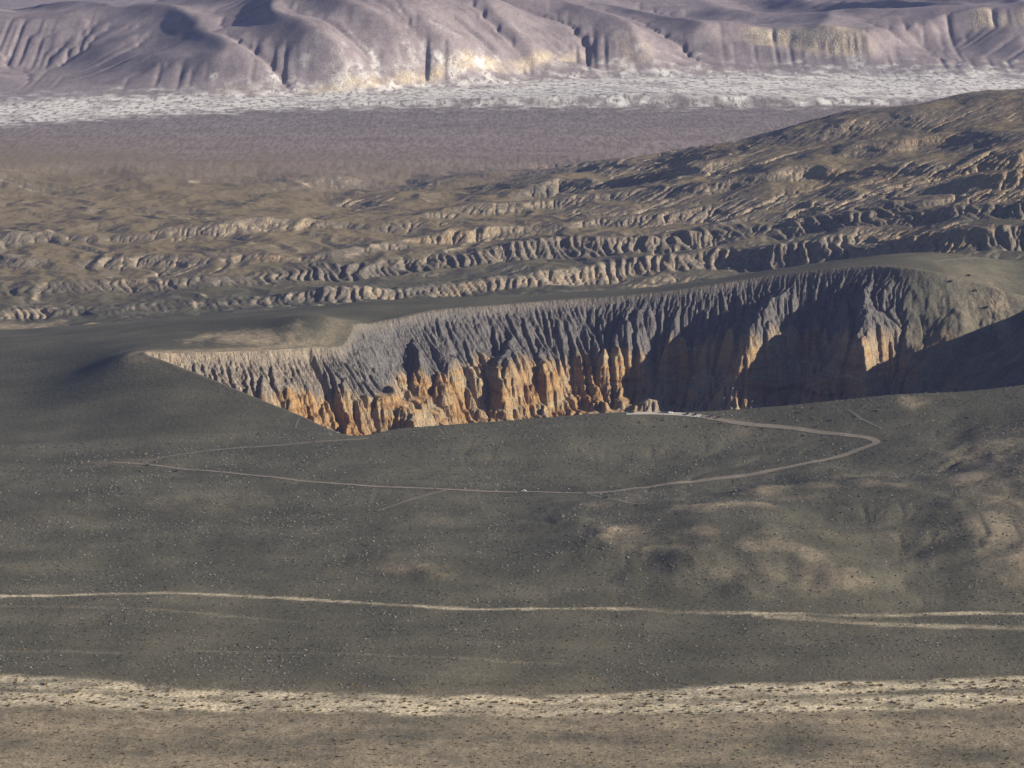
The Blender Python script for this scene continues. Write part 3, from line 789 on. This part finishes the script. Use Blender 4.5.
# ------------------------------------------------------------------ shrubs
def leaf_mat(name, c0, c1):
    mat = bpy.data.materials.new(name); mat.use_nodes = True
    nt, N, L, math_, mix, noise, maprange = node_tools(mat)
    g = N('ShaderNodeNewGeometry')
    b = N('ShaderNodeBsdfPrincipled'); L(mix(noise(g.outputs['Position'], 0.9, 3), (*c0, 1), (*c1, 1)), b.inputs['Base Color'])
    b.inputs['Roughness'].default_value = 0.8; b.inputs['Specular IOR Level'].default_value = 0.15
    o = N('ShaderNodeOutputMaterial'); L(b.outputs[0], o.inputs[0])
    return mat
SHRUB = leaf_mat('creosote_leaves', (0.19, 0.145, 0.06), (0.30, 0.22, 0.10))
DARKBUSH = leaf_mat('dark_bush_leaves', (0.035, 0.035, 0.022), (0.06, 0.058, 0.036))
PALE = leaf_mat('pale_dry_tuft', (0.19, 0.185, 0.16), (0.36, 0.345, 0.305))
YELLOW = leaf_mat('yellow_flowers', (0.45, 0.36, 0.06), (0.62, 0.50, 0.10))
rng = np.random.default_rng(42)
def shrub_shape(n_leaf, seed, flat=0.75, leaf=0.34, stems=5):
    """a bush 2 units wide: leaf sprays through a ragged dome over a few stems"""
    r = np.random.default_rng(seed); V = []; F = []
    for k in range(stems):
        a = 2 * math.pi * k / stems + r.random(); b = 0.75 * r.random() + 0.25
        tip = np.array([math.cos(a) * b, math.sin(a) * b, flat * (0.7 + 0.4 * r.random())])
        side = np.array([-math.sin(a), math.cos(a), 0]) * 0.05
        i = len(V); V += [side, -side, tip]; F.append((i, i + 1, i + 2))
    lobes = [(r.uniform(-.35, .35), r.uniform(-.35, .35), r.uniform(.45, .75)) for _ in range(4)]
    for k in range(n_leaf):
        lx, ly, lr = lobes[k % 4]
        v = r.normal(size=3); v /= np.linalg.norm(v); v[2] = abs(v[2]) * flat / 0.75
        c = np.array([lx, ly, 0.12]) + v * lr * (0.55 + 0.45 * r.random() ** 0.5) * np.array([1, 1, 0.95])
        c[2] = max(c[2], 0.06)
        a = r.normal(size=3); a /= np.linalg.norm(a); b = np.cross(a, r.normal(size=3)); b /= np.linalg.norm(b)
        sc = leaf * (0.6 + 0.8 * r.random()); i = len(V)
        V += [c + a * sc, c - a * sc * 0.5 + b * sc * 0.8, c - a * sc * 0.5 - b * sc * 0.8]; F.append((i, i + 1, i + 2))
    return np.array(V), np.array(F)
def scatter_mesh(name, shapes, P, size, mat, label, cat):
    """many uncountable plants as one mass"""
    Vs = []; Fs = []; base_i = 0
    which = rng.integers(0, len(shapes), len(P)); rot = rng.random(len(P)) * 2 * math.pi
    z = ground_z(P[:, 0], P[:, 1])
    for w, (V, F) in enumerate(shapes):
        m = np.where(which == w)[0]
        if not len(m): continue
        c, s_ = np.cos(rot[m])[:, None], np.sin(rot[m])[:, None]
        x = (V[None, :, 0] * c - V[None, :, 1] * s_) * size[m][:, None] / 2 + P[m, 0][:, None]
        y = (V[None, :, 0] * s_ + V[None, :, 1] * c) * size[m][:, None] / 2 + P[m, 1][:, None]
        zz = V[None, :, 2] * size[m][:, None] / 2 + z[m][:, None] - 0.05
        Vs.append(np.stack([x, y, zz], -1).reshape(-1, 3))
        Fs.append((F[None] + (np.arange(len(m)) * len(V))[:, None, None] + base_i).reshape(-1, 3)); base_i += len(m) * len(V)
    V = np.concatenate(Vs).astype(np.float32); F = np.concatenate(Fs).astype(np.int32)
    me = bpy.data.meshes.new(name)
    me.vertices.add(len(V)); me.vertices.foreach_set('co', V.ravel())
    me.loops.add(F.size); me.loops.foreach_set('vertex_index', F.ravel())
    me.polygons.add(len(F)); me.polygons.foreach_set('loop_start', np.arange(0, F.size, 3, dtype=np.int32))
    me.update(calc_edges=True); me.materials.append(mat)
    o = bpy.data.objects.new(name, me); col.objects.link(o)
    o['kind'] = 'stuff'; o['label'] = label; o['category'] = cat
    return o
def in_view(P, m=0.02):
    return np.abs(P[:, 0]) < P[:, 1] * (512 / FPX + m)
def rand_xy(n, y0, y1):
    y = np.sqrt(rng.random(n) * (y1 ** 2 - y0 ** 2) + y0 ** 2)
    return np.stack([(rng.random(n) * 2 - 1) * y * 0.195, y], -1)
def mask_at(A, P):
    r = np.clip(np.searchsorted(yrow, P[:, 1]), 0, len(yrow) - 1); c = np.clip(np.searchsorted(ucol, P[:, 0] / halfw[r]), 0, len(ucol) - 1)
    return A[r, c]
near_shapes = [shrub_shape(64, 200 + k) for k in range(5)]
far_shapes = [shrub_shape(16, 220 + k, leaf=0.5, stems=2) for k in range(5)]
tuft_shapes = [shrub_shape(7, 240 + k, flat=0.6, leaf=0.68, stems=0) for k in range(4)]
near_meshes = []
for k, (V, F) in enumerate(near_shapes):
    me = bpy.data.meshes.new('shrub'); me.from_pydata(V.tolist(), [], F.tolist()); me.update(); me.materials.append(SHRUB); near_meshes.append(me)
# the shrubs that show largest: single plants
P = rand_xy(9000, 2290, 2760)
P = P[in_view(P, 0.008)]
wash = mask_at(cream, P)
keep = rng.random(len(P)) < np.where(wash > 0.4, 0.7, np.where(P[:, 1] < 2600, 0.75, 0.12))
P = P[keep]; wash = wash[keep]
size = 1.5 + 1.6 * rng.random(len(P)) ** 2 + (0.6 + 1.2 * rng.random(len(P)) ** 2) * (wash > 0.4)
order = np.argsort(-(size / P[:, 1]))
placed = []
for i in order:
    if len(placed) >= 300: break
    if any((P[i, 0] - P[j, 0]) ** 2 + (P[i, 1] - P[j, 1]) ** 2 < 25 for j in placed): continue
    placed.append(i)
zpl = ground_z(P[:, 0], P[:, 1])
for n_, i in enumerate(placed):
    o = bpy.data.objects.new('desert_shrub', near_meshes[n_ % 5]); col.objects.link(o)
    sc = size[i] / 2
    o.location = (P[i, 0], P[i, 1], zpl[i] - 0.05); o.scale = (sc * 1.1, sc * 1.1, sc * 0.95); o.rotation_euler = (0, 0, rng.random() * 6.28)
    o['category'] = 'shrub'
    fx = P[i, 0] / P[i, 1] * FPX / 512.0
    where = 'left' if fx < -0.33 else 'right' if fx > 0.33 else 'middle'
    big = 'large' if size[i] > 3.4 else 'medium' if size[i] > 2.7 else 'small'
    if wash[i] > 0.4:
        o['label'] = f'{big} golden brown shrub in the {where} stretch of the cream foreground wash'; o['group'] = f'{big} shrubs in the {where} part of the wash'
    elif P[i, 1] < 2590:
        o['label'] = f'{big} olive brown shrub on the brownish flat before the wash, picture {where}'; o['group'] = f'{big} shrubs on the flat, {where}'
    else:
        o['label'] = f'{big} olive brown shrub on dark ground just behind the cream wash, {where}'; o['group'] = f'{big} shrubs behind the wash, {where}'
rest = np.setdiff1d(np.arange(len(P)), placed)
scatter_mesh('low_shrubs', far_shapes, P[rest], size[rest] * 0.9, SHRUB, 'countless small olive brown shrubs dotted over the foreground flat and dry wash', 'shrubs')
Q = rand_xy(52000, 2560, 3560)
dens = np.clip(0.45 + 1.5 * fbm(Q[:, 0] / 70, Q[:, 1] / 110, 4, 131), 0.04, 1)
Q = Q[(rng.random(len(Q)) < dens) & (mask_at(cream, Q) < 0.3)]
scatter_mesh('pale_tufts', tuft_shapes, Q, 0.7 + 1.7 * rng.random(len(Q)) ** 2.5, PALE, 'countless pale dry tufts speckling the dark cinder slopes before the crater', 'dry tufts')
Q = rand_xy(7000, 2640, 3560)
scatter_mesh('dark_shrubs', far_shapes, Q, 1.0 + 1.4 * rng.random(len(Q)) ** 2, DARKBUSH, 'countless small dark shrubs scattered over the cinder slopes before the crater', 'shrubs')
# single dark bushes that stand out, dark clumps and stand-ins for pits
bush_mesh = []
for k in range(3):
    V, F = shrub_shape(90, 260 + k, flat=0.55, leaf=0.3); me = bpy.data.meshes.new('bush'); me.from_pydata(V.tolist(), [], F.tolist()); me.update(); me.materials.append(DARKBUSH); bush_mesh.append(me)
ORD = ['first', 'second', 'third', 'fourth', 'fifth', 'sixth', 'seventh', 'eighth']
def bush(px, py, w, label, group=None, mesh=None, h=0.8):
    q = hit(px, py, 2300, 4700)[0]
    o = bpy.data.objects.new('bush', mesh or bush_mesh[int(px) % 3]); col.objects.link(o)
    o.location = (q[0], q[1], float(ground_z(q[0], q[1])[0]) - 0.08); o.scale = (w / 2, w / 2.4, w / 2 * h); o.rotation_euler = (0, 0, 0.3 * math.sin(px))
    o['label'] = label; o['category'] = 'bush'
    if group: o['group'] = group
    return o
for k, (px, py) in enumerate(((639, 423), (654, 427), (662, 421), (686, 427), (721, 424), (748, 427), (763, 429))):
    bush(px, py, 4.6, ORD[k] + ' from the left of the low dark bushes just below the rim car park', 'dark bushes below the car park')
for k, (px, py) in enumerate(((775, 421), (799, 413), (813, 408), (817, 427), (830, 421), (855, 417), (861, 406), (877, 411))):
    bush(px, py, 5.0, ORD[k] + ' from the left of the low dark bushes between rim road and crater edge', 'dark bushes above the rim road')
bush(803, 436, 4.5, 'dark bush inside the hairpin just below the upper road'); bush(886, 441, 4.5, 'dark bush at the outer tip of the road hairpin')
for k, (px, py) in enumerate(((950, 282), (968, 276), (975, 291), (986, 308))):
    bush(px, py, 8.5, ORD[k] + ' from the left of the dark pits, built as bushes, on the slope right of the crater', 'dark pits built as bushes on the right slope')  # dark leafy mats added to stand in for small pits
bush(606, 498, 6.5, 'long dark clump beside the short spur track below the road'); bush(637, 506, 5.0, 'dark clump at the far end of the short spur track')  # dark leafy clumps set on long dark marks by road and track
bush(148, 465.5, 6.0, 'dark clump in the fork of road and dirt track at the left'); bush(176, 471.5, 6.0, 'dark clump at the road edge right of the left track fork')
YV, YF = shrub_shape(80, 280, flat=0.9); ym = bpy.data.meshes.new('bush'); ym.from_pydata(YV.tolist(), [], YF.tolist()); ym.update(); ym.materials.append(YELLOW)
bush(146, 454, 3.0, 'small bright yellow bush above the fork of road and dirt track', mesh=ym)

# ------------------------------------------------------------------ cars
def paint(name, c, rough=0.35):
    return simple_mat(name, c, tuple(min(1, v * 1.08) for v in c), 2.0, 0.6, 0.15)
GLASS = simple_mat('dark_window_glass', (0.015, 0.018, 0.02), (0.02, 0.024, 0.028), 1.0, 0.08, 0.6)
TYRE = simple_mat('tyre_rubber', (0.02, 0.02, 0.02), (0.03, 0.03, 0.03), 3.0, 0.9)
RIM = simple_mat('wheel_metal', (0.4, 0.4, 0.4), (0.5, 0.5, 0.5), 3.0, 0.4)
LAMP = simple_mat('lamp_glass', (0.7, 0.7, 0.66), (0.8, 0.8, 0.76), 3.0, 0.2); TAIL = simple_mat('tail_lamp_red', (0.35, 0.02, 0.02), (0.42, 0.03, 0.03), 3.0, 0.3)
def loft(name, sections, mat, parent):
    """sections: list of (x, half width bottom, half width top, z bottom, z top)"""
    V = []; F = []
    for x, wb, wt, z0, z1 in sections:
        zm = z0 + 0.6 * (z1 - z0)
        V += [(x, -wb, z0), (x, -wb * 1.02, zm), (x, -wt, z1), (x, wt, z1), (x, wb * 1.02, zm), (x, wb, z0)]
    for i in range(len(sections) - 1):
        for j in range(6):
            a = i * 6 + j; b = i * 6 + (j + 1) % 6; F.append((a, b, b + 6, a + 6))
    F.append(tuple(range(5, -1, -1))); n = (len(sections) - 1) * 6; F.append(tuple(range(n, n + 6)))
    return new_mesh(name, V, F, mat, parent)
def disc(name, r, w, mat, parent, loc, n=16):
    V = [(r * math.cos(2 * math.pi * k / n), sgn * w / 2, r * math.sin(2 * math.pi * k / n)) for sgn in (-1, 1) for k in range(n)]
    F = [(k, (k + 1) % n, n + (k + 1) % n, n + k) for k in range(n)] + [tuple(range(n)), tuple(range(2 * n - 1, n - 1, -1))]
    o = new_mesh(name, V, F, mat, parent); o.location = loc
    return o
def make_car(px, py, heading, mat, label, tall=0.0, long_=0.0):
    q = hit(px, py, 2300, 4700)[0]
    root = bpy.data.objects.new('parked_car', None); col.objects.link(root)
    zc_ = max(float(ground_z(q[0] + dx, q[1] + dy)[0]) for dx, dy in ((-1.5, 0), (1.5, 0), (0, 1), (0, -1)))
    root.location = (q[0], q[1], zc_ + 0.36); root.rotation_euler = (0, 0, heading)
    root.scale = (1.3, 1.3, 1.3)
    root['label'] = label; root['category'] = 'car'
    L2 = 2.3 + long_ / 2
    loft('body', [(-L2, 0.80, 0.76, 0.42, 0.88), (-L2 + 0.15, 0.90, 0.84, 0.26, 1.0), (-0.9, 0.93, 0.88, 0.24, 1.02), (0.9, 0.93, 0.88, 0.24, 1.0), (L2 - 0.5, 0.90, 0.82, 0.25, 0.86), (L2 - 0.06, 0.82, 0.72, 0.32, 0.74), (L2, 0.74, 0.66, 0.42, 0.66)], mat, root)
    h = 1.45 + tall
    cab = loft('cabin_glass', [(-L2 + 0.35, 0.80, 0.78, 0.96, 1.03), (-L2 + 0.75, 0.84, 0.70, 0.98, h - 0.05), (0.2, 0.85, 0.70, 0.98, h - 0.04), (1.15, 0.80, 0.74, 0.95, 1.02)], GLASS, root)
    loft('roof', [(-L2 + 0.68, 0.70, 0.66, h - 0.06, h), (-0.6, 0.73, 0.68, h - 0.06, h + 0.04), (0.28, 0.70, 0.66, h - 0.06, h)], mat, root)
    for sx in (-1, 1):
        for sy in (-1, 1):
            w = disc('wheel', 0.34, 0.24, TYRE, root, (sx * (L2 - 0.9), sy * 0.83, 0.34)); disc('rim', 0.20, 0.27, RIM, w, (0, 0, 0))
    for sy in (-1, 1):
        new_mesh('headlight', [(L2 - 0.06, sy * 0.50, 0.56), (L2 - 0.06, sy * 0.74, 0.56), (L2 - 0.09, sy * 0.74, 0.72), (L2 - 0.09, sy * 0.50, 0.72), (L2 + 0.02, sy * 0.50, 0.56), (L2 + 0.01, sy * 0.70, 0.56), (L2 - 0.01, sy * 0.70, 0.70), (L2 + 0.0, sy * 0.50, 0.70)],
                 [(0, 1, 2, 3), (4, 5, 6, 7), (0, 1, 5, 4), (1, 2, 6, 5), (2, 3, 7, 6), (3, 0, 4, 7)], LAMP, root)
        new_mesh('tail_light', [(-L2 - 0.02, sy * 0.55, 0.62), (-L2 - 0.02, sy * 0.78, 0.62), (-L2 + 0.02, sy * 0.78, 0.84), (-L2 + 0.02, sy * 0.55, 0.84), (-L2 + 0.1, sy * 0.55, 0.62), (-L2 + 0.1, sy * 0.80, 0.62), (-L2 + 0.1, sy * 0.80, 0.84), (-L2 + 0.1, sy * 0.55, 0.84)],
                 [(0, 1, 2, 3), (4, 5, 6, 7), (0, 1, 5, 4), (1, 2, 6, 5), (2, 3, 7, 6), (3, 0, 4, 7)], TAIL, root)
    return root
BLACK = paint('black_paint', (0.012, 0.012, 0.014)); NAVY = paint('dark_blue_paint', (0.015, 0.02, 0.035)); WHITE = paint('white_paint', (0.78, 0.78, 0.76)); DGREY = paint('dark_grey_paint', (0.03, 0.03, 0.032))
make_car(632, 413.2, 0.3, BLACK, 'dark car parked alone at the left end of the rim car park')
make_car(664.5, 413.2, 0.2, DGREY, 'tall dark vehicle in the middle of the rim car park', 0.45, 0.5)
make_car(670.5, 413.4, 0.1, WHITE, 'white car beside the tall dark vehicle in the rim car park')
make_car(688, 414.6, 1.3, BLACK, 'left car of the dark pair right of the rim car park middle')
make_car(696, 415.2, 1.2, NAVY, 'right car of the dark pair right of the rim car park middle')
make_car(712, 417.2, 0.5, DGREY, 'second dark car from the right end of the rim car park', 0.2)
make_car(719.5, 418.2, 0.4, BLACK, 'rightmost dark car parked where the road meets the car park')
make_car(523.5, 491.8, 3.0, WHITE, 'white car driving alone on the straight road below the crater').name = 'car'
# white marker post beside the road
q = hit(569, 490, 2300, 4700)[0]
post = bpy.data.objects.new('marker_post', None); col.objects.link(post); post.location = (q[0], q[1], float(ground_z(*q)[0])); post['label'] = 'small white marker post standing beside the straight road'; post['category'] = 'post'
new_mesh('pole', [(sx * .05, sy * .05, z) for z in (-0.2, 2.0) for sx, sy in ((-1, -1), (1, -1), (1, 1), (-1, 1))], [(0, 1, 2, 3), (4, 5, 6, 7), (0, 1, 5, 4), (1, 2, 6, 5), (2, 3, 7, 6), (3, 0, 4, 7)], RIM, post)
new_mesh('panel', [(sx * .45, sy * .03 - 0.09, z) for z in (1.1, 2.1) for sx, sy in ((-1, -1), (1, -1), (1, 1), (-1, 1))], [(0, 1, 2, 3), (4, 5, 6, 7), (0, 1, 5, 4), (1, 2, 6, 5), (2, 3, 7, 6), (3, 0, 4, 7)], WHITE, post)

# ------------------------------------------------------------------ haze
hz = bpy.data.materials.new('desert_haze'); hz.use_nodes = True
hn = hz.node_tree.nodes; hn.clear()
pv = hn.new('ShaderNodeVolumePrincipled'); ho = hn.new('ShaderNodeOutputMaterial'); hz.node_tree.links.new(pv.outputs[0], ho.inputs['Volume'])
pv.inputs['Color'].default_value = (0.45, 0.52, 1.0, 1); pv.inputs['Density'].default_value = 1.45e-5; pv.inputs['Anisotropy'].default_value = 0.0
x_, y0_, y1_, z0_, z1_ = 17000, -400, 26500, float(GZ.min()) - 1.5, 840
hb = new_mesh('haze', [(sx * x_, yy, zz) for zz in (z0_, z1_) for sx, yy in ((-1, y0_), (1, y0_), (1, y1_), (-1, y1_))], [(3, 2, 1, 0), (4, 5, 6, 7), (0, 1, 5, 4), (1, 2, 6, 5), (2, 3, 7, 6), (3, 0, 4, 7)], hz)
hb['kind'] = 'stuff'; hb['label'] = 'thin blue haze filling the desert air'; hb['category'] = 'haze'
